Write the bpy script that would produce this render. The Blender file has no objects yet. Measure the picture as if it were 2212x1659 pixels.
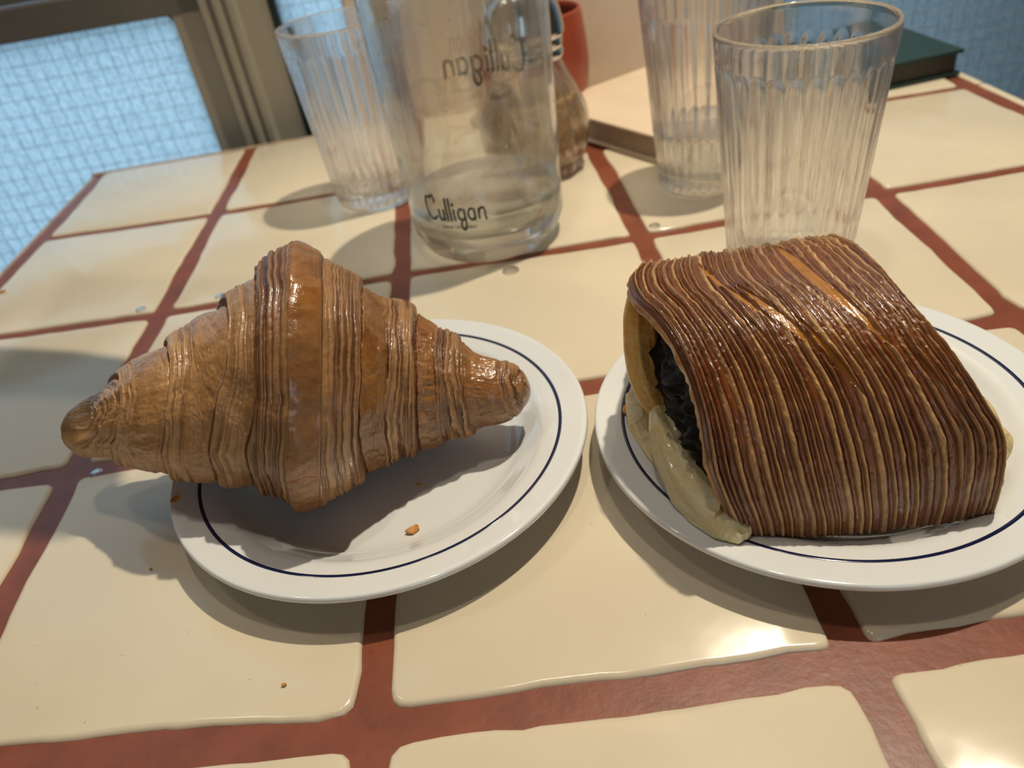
import bpy, bmesh, math, random
import numpy as np
from mathutils import Matrix, Vector
random.seed(7)
RNG = np.random.RandomState(11)
S = 0.13            # one tile pitch in metres; everything below is written in tile pitches
SC = bpy.context.scene
COL = SC.collection

# ------------------------------------------------------------------ camera
cam_d = bpy.data.cameras.new('camera'); cam = bpy.data.objects.new('camera', cam_d); COL.objects.link(cam)
CP = Vector((0.41873, -0.89669, 1.46108)) * S
FW = Vector((-0.00951, 0.80990, -0.58649)); RT = Vector((0.98604, -0.08992, -0.14017)); UP = Vector((0.16626, 0.57964, 0.79773))
M = Matrix.Identity(4)
for i in range(3):
    M[i][0] = RT[i]; M[i][1] = UP[i]; M[i][2] = -FW[i]; M[i][3] = CP[i]
cam.matrix_world = M
cam_d.sensor_width = 36; cam_d.lens = 1675.57 / 2212 * 36
cam_d.clip_start = 0.01; cam_d.clip_end = 60
cam_d.dof.use_dof = True; cam_d.dof.focus_distance = 1.80 * S; cam_d.dof.aperture_fstop = 13.0
SC.camera = cam

# ------------------------------------------------------------------ world and lamps
w = bpy.data.worlds.new('sky'); SC.world = w; w.use_nodes = True
nt = w.node_tree; bg = nt.nodes['Background']
bg.inputs[0].default_value = (0.70, 0.86, 1.0, 1); bg.inputs[1].default_value = 2.1

def lamp(name, loc, power, col, rad=0.22):
    l = bpy.data.lights.new(name, 'POINT'); l.energy = power; l.color = col; l.shadow_soft_size = rad * S
    o = bpy.data.objects.new(name, l); COL.objects.link(o); o.location = Vector(loc) * S
    return o
WARM = (1.0, 0.90, 0.74)
la = lamp('ceiling_spot', (2.94, 2.6, 9.1), 47, (1.0, 0.90, 0.71), 0.13)
la.data.type = 'SPOT'; la.data.spot_size = math.radians(84); la.data.spot_blend = 1.0
la.rotation_euler = (Vector((1.9, 2.5, 0)) - Vector((2.94, 2.6, 9.1))).to_track_quat('-Z', 'Y').to_euler()
lamp('ceiling_spot.001', (0.3, 0.7, 10.0), 7, WARM, 0.25)
lamp('ceiling_spot.002', (-4.6, 2.5, 9.5), 4.0, (1.0, 0.9, 0.78), 0.3)
SC.view_settings.view_transform = 'Standard'; SC.view_settings.look = 'None'
SC.view_settings.exposure = 0.0; SC.view_settings.gamma = 1.0
SC.view_settings.use_curve_mapping = False
SC.cycles.max_bounces = 14; SC.cycles.transmission_bounces = 12; SC.cycles.glossy_bounces = 5
SC.cycles.diffuse_bounces = 3; SC.cycles.transparent_max_bounces = 16
SC.cycles.sample_clamp_indirect = 6.0

# ------------------------------------------------------------------ helpers
def mesh_obj(name, V, F, mat=None, parent=None, smooth=True, auto=None):
    me = bpy.data.meshes.new(name)
    V = np.asarray(V, float) * S
    me.from_pydata([tuple(v) for v in V], [], [tuple(int(i) for i in f) for f in F])
    me.update()
    if mat: me.materials.append(mat)
    if smooth: me.polygons.foreach_set('use_smooth', [True] * len(me.polygons))
    o = bpy.data.objects.new(name, me); COL.objects.link(o)
    if parent: o.parent = parent
    if auto is not None and smooth:
        me.shade_smooth() if False else None
        mark_sharp(me, auto)
    return o

def mark_sharp(me, deg):
    bm = bmesh.new(); bm.from_mesh(me); a = math.radians(deg)
    for e in bm.edges:
        if len(e.link_faces) == 2 and e.calc_face_angle(0) > a: e.smooth = False
    bm.to_mesh(me); bm.free()

def grid_mesh(name, P, mat, parent=None, wrap_v=False, wrap_u=False, attrs=None):
    """P: (n,m,3) array; fast grid mesh builder"""
    n, m = P.shape[:2]
    iu = np.arange(n if wrap_u else n - 1); iv = np.arange(m if wrap_v else m - 1)
    A, B = np.meshgrid(iu, iv, indexing='ij'); A1 = (A + 1) % n; B1 = (B + 1) % m
    F = np.stack([A * m + B, A1 * m + B, A1 * m + B1, A * m + B1], -1).reshape(-1, 4)
    me = bpy.data.meshes.new(name)
    me.vertices.add(n * m); me.vertices.foreach_set('co', (P.reshape(-1, 3) * S).astype(np.float32).ravel())
    me.loops.add(F.size); me.loops.foreach_set('vertex_index', F.ravel().astype(np.int32))
    me.polygons.add(len(F)); me.polygons.foreach_set('loop_start', (np.arange(len(F)) * 4).astype(np.int32))
    me.polygons.foreach_set('loop_total', np.full(len(F), 4, np.int32))
    me.polygons.foreach_set('use_smooth', np.ones(len(F), bool))
    me.update(calc_edges=True)
    if attrs is not None:
        c = me.color_attributes.new('mask', 'FLOAT_COLOR', 'POINT')
        c.data.foreach_set('color', attrs.reshape(-1, 4).astype(np.float32).ravel())
    me.materials.append(mat)
    o = bpy.data.objects.new(name, me); COL.objects.link(o)
    if parent: o.parent = parent
    return o

def box(name, lo, hi, mat, parent=None, bev=0.0):
    bm = bmesh.new(); bmesh.ops.create_cube(bm, size=1)
    for v in bm.verts:
        v.co = Vector([(lo[i] + (v.co[i] + .5) * (hi[i] - lo[i])) * S for i in range(3)])
    if bev: bmesh.ops.bevel(bm, geom=bm.edges[:], offset=bev * S, segments=2, affect='EDGES', profile=.5)
    me = bpy.data.meshes.new(name); bm.to_mesh(me); bm.free(); me.materials.append(mat)
    o = bpy.data.objects.new(name, me); COL.objects.link(o)
    if parent: o.parent = parent
    return o

def lathe(name, prof, mat, parent=None, c=(0, 0, 0), n=96, closed=False, rfun=None):
    prof = np.array(prof, float); t = np.linspace(0, 2 * np.pi, n, endpoint=False)
    R = prof[:, 0][:, None] * np.ones(n)[None]; Z = prof[:, 1][:, None] * np.ones(n)[None]
    if rfun is not None: R = rfun(R, Z, t[None, :], prof)
    P = np.stack([c[0] + R * np.cos(t), c[1] + R * np.sin(t), c[2] + Z], -1)
    o = grid_mesh(name, P[:, ::-1], mat, parent, wrap_v=True, wrap_u=closed)
    return o

def fine(prof, k=6):
    """resample a profile with k points per span on a Catmull-Rom curve"""
    p = np.array(prof, float); out = []
    for i in range(len(p) - 1):
        p0 = p[max(i - 1, 0)]; p1 = p[i]; p2 = p[i + 1]; p3 = p[min(i + 2, len(p) - 1)]
        for t in np.linspace(0, 1, k, endpoint=False):
            out.append(.5 * ((2 * p1) + (-p0 + p2) * t + (2 * p0 - 5 * p1 + 4 * p2 - p3) * t * t + (-p0 + 3 * p1 - 3 * p2 + p3) * t ** 3))
    out.append(p[-1]); return np.array(out)

def thing(name, label, cat, loc=(0, 0, 0), group=None):
    o = bpy.data.objects.new(name, None); COL.objects.link(o); o.location = Vector(loc) * S
    o.empty_display_size = .01
    o['label'] = label; o['category'] = cat
    if group: o['group'] = group
    return o
def tag(o, label, cat, group=None):
    o['label'] = label; o['category'] = cat
    if group: o['group'] = group
    return o
def struct(o): o['kind'] = 'structure'; return o

TAB = RNG.rand(64, 64, 64)
def vnoise(X, Y, Z):
    xi = np.floor(X).astype(int); yi = np.floor(Y).astype(int); zi = np.floor(Z).astype(int)
    fx = X - xi; fy = Y - yi; fz = Z - zi
    fx = fx * fx * (3 - 2 * fx); fy = fy * fy * (3 - 2 * fy); fz = fz * fz * (3 - 2 * fz)
    r = 0
    for a in (0, 1):
        for b in (0, 1):
            for c in (0, 1):
                r = r + TAB[(xi + a) & 63, (yi + b) & 63, (zi + c) & 63] * (fx if a else 1 - fx) * (fy if b else 1 - fy) * (fz if c else 1 - fz)
    return r * 2 - 1
def fbm(X, Y, Z, o=3):
    r = 0; a = 1; s = 0
    for k in range(o):
        r = r + a * vnoise(X * 2 ** k + 17 * k, Y * 2 ** k + 5 * k, Z * 2 ** k + 9 * k); s += a; a *= .5
    return r / s
def sstep(a, b, x):
    t = np.clip((x - a) / (b - a), 0, 1); return t * t * (3 - 2 * t)

# ------------------------------------------------------------------ materials
def newmat(name):
    m = bpy.data.materials.new(name); m.use_nodes = True
    return m, m.node_tree.nodes, m.node_tree.links, m.node_tree.nodes['Principled BSDF']
def coord(n, l, scale):
    tc = n.new('ShaderNodeTexCoord'); mp = n.new('ShaderNodeMapping'); mp.inputs['Scale'].default_value = scale
    l.new(tc.outputs['Object'], mp.inputs[0]); return mp.outputs[0]
def noise(n, l, vec, scale, detail=4, rough=.5):
    t = n.new('ShaderNodeTexNoise'); t.inputs['Scale'].default_value = scale; t.inputs['Detail'].default_value = detail
    t.inputs['Roughness'].default_value = rough; l.new(vec, t.inputs['Vector']); return t.outputs['Fac']
def ramp(n, l, fac, stops):
    r = n.new('ShaderNodeValToRGB'); e = r.color_ramp.elements
    while len(e) < len(stops): e.new(.5)
    for k, (p, c) in enumerate(stops):
        e[k].position = p; e[k].color = (*c, 1) if len(c) == 3 else c
    l.new(fac, r.inputs[0]); return r.outputs[0]
def mix(n, l, fac, a, b, mode='MIX'):
    m = n.new('ShaderNodeMix'); m.data_type = 'RGBA'; m.blend_type = mode
    for s, v in ((m.inputs[0], fac), (m.inputs[6], a), (m.inputs[7], b)):
        if isinstance(v, (int, float)): s.default_value = v
        elif isinstance(v, tuple): s.default_value = (*v, 1)
        else: l.new(v, s)
    return m.outputs[2]
def bump(n, l, b, h, strength, dist):
    k = n.new('ShaderNodeBump'); k.inputs['Strength'].default_value = strength; k.inputs['Distance'].default_value = dist
    l.new(h, k.inputs['Height']); l.new(k.outputs[0], b.inputs['Normal']); return k
def simple(name, col, rough=.5, metal=0, nscale=0, nb=0.0, var=0.0, coat=0, spec=.5):
    m, n, l, b = newmat(name)
    b.inputs['Roughness'].default_value = rough; b.inputs['Metallic'].default_value = metal
    b.inputs['Coat Weight'].default_value = coat; b.inputs['Specular IOR Level'].default_value = spec
    b.inputs['Base Color'].default_value = (*col, 1)
    if nscale:
        v = coord(n, l, (1, 1, 1)); f = noise(n, l, v, nscale)
        if var:
            c = ramp(n, l, f, [(.3, tuple(x * (1 - var) for x in col)), (.7, tuple(min(1, x * (1 + var)) for x in col))])
            l.new(c, b.inputs['Base Color'])
        if nb: bump(n, l, b, f, nb, .001)
    return m

# glazed tile
M_TILE, n, l, b = newmat('glazed_tile')
v = coord(n, l, (1, 1, 1)); f1 = noise(n, l, v, 14, 3); f2 = noise(n, l, v, 420, 2)
c = ramp(n, l, f1, [(.3, (.71, .605, .45)), (.7, (.78, .67, .495))])
sp = ramp(n, l, f2, [(.0, (.45, .3, .15)), (.235, (.6, .5, .32)), (.26, (1, 1, 1))])
l.new(mix(n, l, .6, c, sp, 'MULTIPLY'), b.inputs['Base Color'])
b.inputs['Roughness'].default_value = .16; b.inputs['Specular IOR Level'].default_value = .5
bump(n, l, b, noise(n, l, v, 45, 2), .22, .0012)
# grout
M_GROUT, n, l, b = newmat('terracotta_grout')
v = coord(n, l, (1, 1, 1)); f1 = noise(n, l, v, 60, 6); vs = coord(n, l, (1, 1, 1)); f2 = noise(n, l, vs, 380, 4)
c = ramp(n, l, f1, [(.3, (.185, .046, .020)), (.7, (.27, .068, .030))])
l.new(mix(n, l, .3, c, ramp(n, l, f2, [(.3, (.6, .5, .5)), (.45, (1, 1, 1))]), 'MULTIPLY'), b.inputs['Base Color'])
b.inputs['Roughness'].default_value = .38; bump(n, l, b, f2, .3, .0003)
M_EDGE = simple('table_edge_mortar', (.44, .30, .20), .5, nscale=80, nb=.3, var=.2)
M_PORC = simple('white_porcelain', (.80, .80, .79), .09, coat=.4)
M_NAVY = simple('navy_glaze', (.006, .010, .055), .12, coat=.3)
M_METAL = simple('table_iron', (.03, .03, .03), .4, metal=.6)

def glassmat(name, col=(1, 1, 1), rough=0.0, ior=1.47, clear=.3, nb=0.0):
    m = bpy.data.materials.new(name); m.use_nodes = True; n = m.node_tree.nodes; l = m.node_tree.links; n.clear()
    out = n.new('ShaderNodeOutputMaterial'); g = n.new('ShaderNodeBsdfGlass'); t = n.new('ShaderNodeBsdfTransparent')
    g.inputs['Color'].default_value = (*col, 1); g.inputs['IOR'].default_value = ior; g.inputs['Roughness'].default_value = rough
    t.inputs['Color'].default_value = (*[1 - (1 - x) * .7 for x in col], 1)
    mx = n.new('ShaderNodeMixShader'); mx.inputs[0].default_value = clear
    l.new(g.outputs[0], mx.inputs[1]); l.new(t.outputs[0], mx.inputs[2]); l.new(mx.outputs[0], out.inputs[0])
    if nb:
        v = coord(n, l, (1, 1, 1)); f = noise(n, l, v, 60, 2); k = n.new('ShaderNodeBump'); k.inputs['Strength'].default_value = nb
        k.inputs['Distance'].default_value = .001; l.new(f, k.inputs['Height']); l.new(k.outputs[0], g.inputs['Normal'])
    return m
M_GLASS = glassmat('clear_glass', (1.0, 1.0, 1.0), clear=.25)
M_JUG = glassmat('jug_glass', (.982, .988, .978), clear=.22, nb=.10)
M_WATER = glassmat('water', (.99, 1, .995), ior=1.33, clear=.3)
M_DROP = glassmat('water_drop', (1, 1, 1), ior=1.33, clear=.3)
M_CHROME = simple('chrome', (.62, .62, .62), .12, metal=1)
M_INK = simple('dark_print', (.05, .055, .05), .6)
M_RED = simple('red_plastic', (.36, .065, .03), .35, nscale=30, var=.1)
M_DARK = simple('dark_stuff', (.01, .01, .012), .5)
M_SUGAR = simple('brown_sugar', (.50, .30, .13), .8, nscale=400, nb=.8, var=.35)
M_BOOKG = simple('green_leatherette', (.016, .040, .032), .42, nscale=600, nb=.2, var=.2)
M_PAGE_D = simple('dark_page_block', (.06, .05, .035), .6, nscale=300, var=.2)
M_BOOKC = simple('cream_cover', (.78, .62, .45), .5, nscale=30, var=.04)
M_PAGES = simple('page_block', (.36, .27, .20), .8, nscale=120, var=.12)
M_PIER = simple('warm_plaster', (.82, .68, .54), .55, nscale=12, nb=.1, var=.06)
M_FRAME = simple('olive_paint', (.42, .375, .29), .35, nscale=20, nb=.05, var=.07)
M_FRAME2 = simple('dark_olive_paint', (.17, .155, .135), .4, nscale=20, var=.1)
M_GASKET = simple('gasket', (.02, .035, .03), .5)
M_FLOOR = simple('dark_floor', (.10, .085, .07), .5, nscale=10, var=.2)
M_WALL = simple('room_paint', (.36, .32, .28), .7, nscale=8, var=.05)
M_CEIL = simple('ceiling_paint', (.34, .32, .30), .8, nscale=8, var=.03)
M_PAVE = simple('pavement', (.42, .47, .50), .9, nscale=4, var=.15)
M_FACADE = simple('dark_facade', (.055, .045, .04), .8, nscale=2, var=.2)
M_WIRE = simple('wire', (.40, .50, .50), .5, metal=.3)

# patterned cast glass of the windows
def pane_mat(name, tint):
    m = bpy.data.materials.new(name); m.use_nodes = True; n = m.node_tree.nodes; l = m.node_tree.links; n.clear()
    out = n.new('ShaderNodeOutputMaterial'); g = n.new('ShaderNodeBsdfRefraction'); t = n.new('ShaderNodeBsdfTranslucent'); gl = n.new('ShaderNodeBsdfGlossy')
    g.inputs['Color'].default_value = (*tint, 1); g.inputs['IOR'].default_value = 1.2; g.inputs['Roughness'].default_value = .35
    t.inputs['Color'].default_value = (*tint, 1); gl.inputs['Roughness'].default_value = .3
    v = coord(n, l, (1, 1, 1)); vs = coord(n, l, (1.0, 1, 2.6))
    f = noise(n, l, vs, 520, 3, .6); f3 = noise(n, l, v, 70, 2)
    ad = n.new('ShaderNodeMath'); ad.operation = 'ADD'; l.new(f, ad.inputs[0]); l.new(f3, ad.inputs[1])
    k = n.new('ShaderNodeBump'); k.inputs['Strength'].default_value = 1; k.inputs['Distance'].default_value = .0016; l.new(ad.outputs[0], k.inputs['Height'])
    for s in (g, t, gl): l.new(k.outputs[0], s.inputs['Normal'])
    pt = coord(n, l, (1.6, 1, 1)); pf = noise(n, l, pt, 210, 4, .7)
    cr = ramp(n, l, pf, [(.33, tuple(x * .70 for x in tint)), (.5, tuple(x * .97 for x in tint)), (.68, tuple(min(1, x * 1.12) for x in tint))])
    l.new(cr, t.inputs['Color']); l.new(cr, g.inputs['Color'])
    a = n.new('ShaderNodeMixShader'); a.inputs[0].default_value = .55; l.new(g.outputs[0], a.inputs[1]); l.new(t.outputs[0], a.inputs[2])
    bb = n.new('ShaderNodeMixShader'); bb.inputs[0].default_value = .08; l.new(a.outputs[0], bb.inputs[1]); l.new(gl.outputs[0], bb.inputs[2])
    l.new(bb.outputs[0], out.inputs[0]); return m
M_PANE = pane_mat('cast_glass', (.80, .93, 1.0))

# laminated pastry: mask r = groove darkness, g = gloss of the skin, b = tone
def pastry_mat(name, light, dark, skin, deep, gap=None, coat=(.4, .16)):
    m, n, l, b = newmat(name)
    at = n.new('ShaderNodeAttribute'); at.attribute_name = 'mask'; sp = n.new('ShaderNodeSeparateColor'); l.new(at.outputs['Color'], sp.inputs[0])
    v = coord(n, l, (1, 1, 1)); f = noise(n, l, v, 220, 5, .65); fl = noise(n, l, v, 32, 4)
    base = mix(n, l, sp.outputs[0], light, dark)
    sk = mix(n, l, ramp(n, l, fl, [(.38, (0, 0, 0)), (.62, (1, 1, 1))]), skin, deep)
    c = mix(n, l, sp.outputs[1], base, sk)
    c = mix(n, l, sp.outputs[2], c, mix(n, l, 1.0, c, (.52, .40, .36), 'MULTIPLY'))
    if gap: c = mix(n, l, ramp(n, l, sp.outputs[1], [(.82, (0, 0, 0)), (.94, (1, 1, 1))]), c, gap)
    c = mix(n, l, .55, c, ramp(n, l, f, [(.3, (.55, .48, .42)), (.55, (1, 1, 1)), (.75, (1.25, 1.2, 1.1))]), 'MULTIPLY')
    l.new(c, b.inputs['Base Color'])
    rr = n.new('ShaderNodeMapRange'); l.new(sp.outputs[1], rr.inputs[0]); rr.inputs[3].default_value = .42; rr.inputs[4].default_value = .17
    l.new(rr.outputs[0], b.inputs['Roughness'])
    b.inputs['Subsurface Weight'].default_value = 0.0
    b.inputs['Coat Weight'].default_value = coat[0]; b.inputs['Coat Roughness'].default_value = coat[1]
    bump(n, l, b, f, .55, .0009)
    return m
M_CROI = pastry_mat('croissant_crust', (.56, .31, .125), (.125, .043, .015), (.44, .19, .045), (.21, .078, .020))
M_SHEET = pastry_mat('glazed_crust', (.64, .37, .15), (.19, .056, .020), (.34, .10, .018), (.19, .054, .017), gap=(.42, .17, .022), coat=(.6, .11))
def dough_mat(name, a, bcol, rough=.35):
    m, n, l, b = newmat(name); v = coord(n, l, (1, 1, 1))
    f = noise(n, l, v, 45, 5, .6); g = noise(n, l, v, 260, 4)
    l.new(ramp(n, l, f, [(.36, a), (.64, bcol)]), b.inputs['Base Color']); b.inputs['Roughness'].default_value = rough
    b.inputs['Coat Weight'].default_value = .2
    bump(n, l, b, g, .9, .0014); return m
M_DOUGH = dough_mat('golden_dough', (.72, .50, .17), (.74, .34, .06))
M_DOUGH2 = dough_mat('pale_dough_raw', (.80, .70, .42), (.78, .58, .24))
M_INNER = dough_mat('inner_dough', (.42, .19, .04), (.55, .28, .07))
M_CHOC = simple('dark_filling', (.014, .009, .007), .45, nscale=420, nb=1.0, var=.7, spec=.18)
M_FLAKE = simple('flake', (.62, .27, .06), .35, nscale=300, var=.3)

# ------------------------------------------------------------------ the room
struct(box('floor', (-30, -40, -6.0), (30, 4.9, -5.8), M_FLOOR))
struct(box('ceiling', (-14, -14, 18), (12, 4.9, 18.3), M_CEIL))
struct(box('wall_left', (-14.4, -14, -5.8), (-14, 4.9, 18), M_WALL))
struct(box('wall_right', (12, -14, -5.8), (12.4, 4.9, 18), M_WALL))
struct(box('wall_back', (-0.24, 4.16, -5.8), (2.41, 4.75, 18), M_PIER, bev=.02))
wl = struct(bpy.data.objects.new('wall_front', None)); COL.objects.link(wl)
struct(box('panel', (-14, -14.4, -5.8), (12, -14, 1.0), M_WALL, wl)); struct(box('panel', (-14, -14.4, 9.0), (12, -14, 18), M_WALL, wl))
struct(box('panel', (-14, -14.4, 1.0), (1, -14, 9), M_WALL, wl)); struct(box('panel', (6, -14.4, 1.0), (12, -14, 9), M_WALL, wl))
for nm, a, bq in (('wall_back_below', (-14, 4.3, -5.8), (-.24, 4.75, -3.2)), ('wall_back_above', (-14, 4.3, 9), (-.24, 4.75, 18)),
                  ('wall_back_below_right', (2.41, 4.3, -5.8), (12, 4.75, -3.2)), ('wall_back_above_right', (2.41, 4.3, 9), (12, 4.75, 18)),
                  ('wall_back_end', (-14, 4.3, -3.2), (-6.0, 4.75, 9)), ('wall_back_end_right', (7.6, 4.3, -3.2), (12, 4.75, 9))):
    struct(box(nm, a, bq, M_WALL))
# outside
struct(box('ground', (-80, 4.9, -6.0), (80, 120, -5.8), M_PAVE))
struct(box('wall_outside', (2.9, 6.2, -5.8), (40, 8.0, 30), M_FACADE))

def pane(parent, x0, x1, z0, z1, y=4.5):
    struct(box('pane', (x0, y - .02, z0), (x1, y + .02, z1), M_PANE, parent))
    V = []; F = []
    def bar(a, b2, horizontal):
        h = .0016
        k = len(V); q = []
        for s1 in (-1, 1):
            for s2 in (-1, 1):
                if horizontal: q += [(x0, y - .03 + s1 * h, a + s2 * h), (x1, y - .03 + s1 * h, a + s2 * h)]
                else: q += [(a + s2 * h, y - .03 + s1 * h, z0), (a + s2 * h, y - .03 + s1 * h, z1)]
        V.extend(q); i = k
        F.extend([(i, i + 1, i + 3, i + 2), (i + 4, i + 6, i + 7, i + 5), (i, i + 4, i + 5, i + 1), (i + 2, i + 3, i + 7, i + 6)])
    zz = z1 - .06
    while zz > z0: bar(zz, 0, True); zz -= .098
    xx = x1 - .05
    while xx > x0: bar(xx, 0, False); xx -= .088
    o = mesh_obj('wire_mesh', V, F, M_WIRE, parent, smooth=False); o['kind'] = 'stuff'

w1 = struct(bpy.data.objects.new('window_1', None)); COL.objects.link(w1)
pane(w1, -6.0, -1.28, -3.2, .79)
pane(w1, -6.0, -1.10, 1.45, 9.0)
struct(box('bottom_frame', (-6, 4.40, -3.25), (-1.3, 4.62, -3.05), M_FRAME, w1))
struct(box('top_rail', (-6.0, 4.42, .77), (-1.12, 4.62, .955), M_FRAME2, w1, bev=.008))
struct(box('upper_rail', (-6.0, 4.44, .968), (-1.12, 4.62, 1.50), M_FRAME2, w1, bev=.008))
struct(box('stile', (-1.305, 4.425, -3.2), (-1.115, 4.62, 9), M_FRAME, w1, bev=.01))
# rounded inner corner of the opening
q = [(-1.30, .775)]; 
for t in np.linspace(0, np.pi / 2, 9): q.append((-1.30 - .055 + .055 * math.cos(t), .775 - .055 + .055 * math.sin(t)))
V = [(x, y, z) for y in (4.425, 4.5) for x, z in q]; k = len(q)
F = [tuple(range(k))[::-1], tuple(range(k, 2 * k))] + [(i, (i + 1) % k, k + (i + 1) % k, k + i) for i in range(k)]
struct(mesh_obj('corner_fillet', V, F, M_FRAME2, w1, smooth=False))
# moulded post between the two bays
V = []; prof = [(-1.118, 4.40), (-1.10, 4.36), (-1.06, 4.36), (-1.045, 4.40), (-1.03, 4.40), (-1.015, 4.345), (-.985, 4.345), (-.97, 4.40), (-.955, 4.40), (-.94, 4.36), (-.905, 4.36), (-.89, 4.41), (-.715, 4.41), (-.715, 4.62), (-1.118, 4.62)]
k = len(prof); V = [(x, y, z) for z in (-3.2, 9) for x, y in prof]
F = [(i, (i + 1) % k, k + (i + 1) % k, k + i) for i in range(k)] + [tuple(range(k))[::-1], tuple(range(k, 2 * k))]
struct(mesh_obj('moulded_post', V, F, M_FRAME, w1, smooth=False))
struct(box('gasket', (-.715, 4.44, -3.2), (-.672, 4.6, 9), M_GASKET, w1))
w2 = struct(bpy.data.objects.new('window_2', None)); COL.objects.link(w2); pane(w2, -.675, -.2, -3.2, 9.0)
w3 = struct(bpy.data.objects.new('window_3', None)); COL.objects.link(w3); pane(w3, 2.38, 7.6, -3.2, 9.0)

pl = struct(bpy.data.objects.new('shadow_caster', None)); COL.objects.link(pl)  # made-up unseen slab and rod, added to shadow the table's left side
V = [(x, y, z) for z in (1.62, 1.85) for x, y in ((-1.25, 1.45), (-.13, 1.12), (-.29, 1.84), (-.55, 1.97), (-1.25, 2.24))]
struct(mesh_obj('caster_slab', V, [(4, 3, 2, 1, 0), (5, 6, 7, 8, 9)] + [(i, (i + 1) % 5, 5 + (i + 1) % 5, 5 + i) for i in range(5)], M_METAL, pl, smooth=False)); struct(box('caster_rod', (-1.02, 1.54, 1.85), (-1.0, 1.56, 18), M_METAL, pl))
# ------------------------------------------------------------------ the tiled table
table = thing('tiled_table', 'cafe table topped with cream glazed tiles and wide terracotta grout', 'table')
GX = {-2: -1.985, -1: -1.015, 0: .003, 1: 1.008, 2: 2.005, 3: 3.0}
GY = {-3: -3.05, -2: -2.04, -1: -1.02, 0: .0, 1: 1.042, 2: 2.018, 3: 3.075, 4: 4.15}
JX = {(0, 0): (-.002, .012), (1, 0): (1.004, -.014), (-1, 0): (-1.0, .09), (2, 0): (2.0, .0), (-1, 1): (-1.022, 1.054), (-1, 2): (-1.016, 2.035), (0, 2): (.009, 2.016),
      (1, 2): (1.015, 1.993), (2, 2): (2.025, 2.026), (2, 1): (1.977, 1.029), (-1, 3): (-1.01, 3.075), (3, 3): (2.974, 3.06), (-2, 3): (-1.965, 3.13),
      (-2, 2): (-1.985, 2.10), (1, -1): (.985, -1.02), (0, -1): (.0, -1.02)}
def J(i, j): return np.array(JX.get((i, j), (GX[i], GY[j])))
random.seed(3)
def tile_outline(P, rnd, rough=.006):
    """P: four corners counter-clockwise; rounded, slightly ragged outline"""
    out = []
    for a in range(4):
        p = P[a]; pp = P[a - 1]; pn = P[(a + 1) % 4]
        d0 = (pp - p) / np.linalg.norm(pp - p); d1 = (pn - p) / np.linalg.norm(pn - p)
        r = rnd * (.5 + random.random())
        for t in (0, .33, .67, 1):
            out.append(p + d0 * r * (1 - t) ** 2 + d1 * r * t ** 2)
        L = np.linalg.norm(pn - p); nrm = np.array((-d1[1], d1[0])); m = 15; w0 = random.random() * 9; w1_ = 0
        for s in range(1, m):
            s2 = (s + random.uniform(-.3, .3)) / m
            w1_ = .6 * w1_ + random.gauss(0, .4) * rough
            out.append(p + d1 * (r + (L - 2 * r) * s2) - nrm * (w1_ + rough * .8 * math.sin(s2 * 5 + w0)))
    return np.array(out)
for j in range(-3, 4):
    for i in range(-2, 3):
        c = [J(i, j), J(i + 1, j), J(i + 1, j + 1), J(i, j + 1)]
        hx = .038; hy0 = .039 if j < 2 else .031; hy1 = .039 if j + 1 < 2 else .031
        if j >= 3: hy1 = .036
        lx = .028 if i == -2 else hx; rx = .030 if i == 2 else hx
        P = [c[0] + (lx, hy0), c[1] + (-rx, hy0), c[2] + (-rx, -hy1), c[3] + (lx, -hy1)]
        O = tile_outline([np.array(p) for p in P], .022 if j > 0 else .035)
        cen = O.mean(0); n = len(O); V = []; 
        for ins, z in ((.016, 0.0), (.006, -.002), (0, -.010), (-.002, -.05)):
            for p in O:
                d = cen - p; d = d / np.linalg.norm(d); V.append((*(p + d * ins), z))
        F = [tuple(range(n))]
        for r in range(3): F += [(r * n + k, (r + 1) * n + k, (r + 1) * n + (k + 1) % n, r * n + (k + 1) % n) for k in range(n)]
        F = [F[0]] + F[1:]
        o = mesh_obj('tile', V, F, M_TILE, table, smooth=True); mark_sharp(o.data, 60)
# narrow bullnose strip of tile along the right edge
for j in range(-3, 4):
    y0, y1 = GY[j] + .008, GY[j + 1] - .008
    V = []; O = [(3.035, y0), (3.075, y0), (3.082, y1), (3.036, y1)]
    o = box('edge_tile', (3.034, y0, -.05), (3.078, y1, -.004), M_TILE, table, bev=.008)
# grout bed: gently uneven grid
gx = np.linspace(-2.02, 3.06, 120); gy = np.linspace(-3.06, 4.16, 170); A, B = np.meshgrid(gx, gy, indexing='ij')
Z = -.0105 + .0022 * fbm(A * 6, B * 6, A * 0 + 3.3, 3)
grid_mesh('grout', np.stack([A, B, Z], -1), M_GROUT, table)
box('table_slab', (-2.03, -3.08, -.30), (3.085, 4.158, -.052), M_EDGE, table, bev=.01)
box('edge_band', (-2.052, -3.08, -.28), (-2.022, 4.16, -.012), M_EDGE, table, bev=.005)
box('edge_band', (-2.052, 4.121, -.28), (3.05, 4.157, -.001), M_EDGE, table, bev=.004)
lathe('pedestal', fine([(1.9, -5.8), (1.9, -5.7), (.35, -5.5), (.28, -4), (.28, -1), (.6, -.3)], 4), M_METAL, table, (.5, .5, 0), 32)

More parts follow.
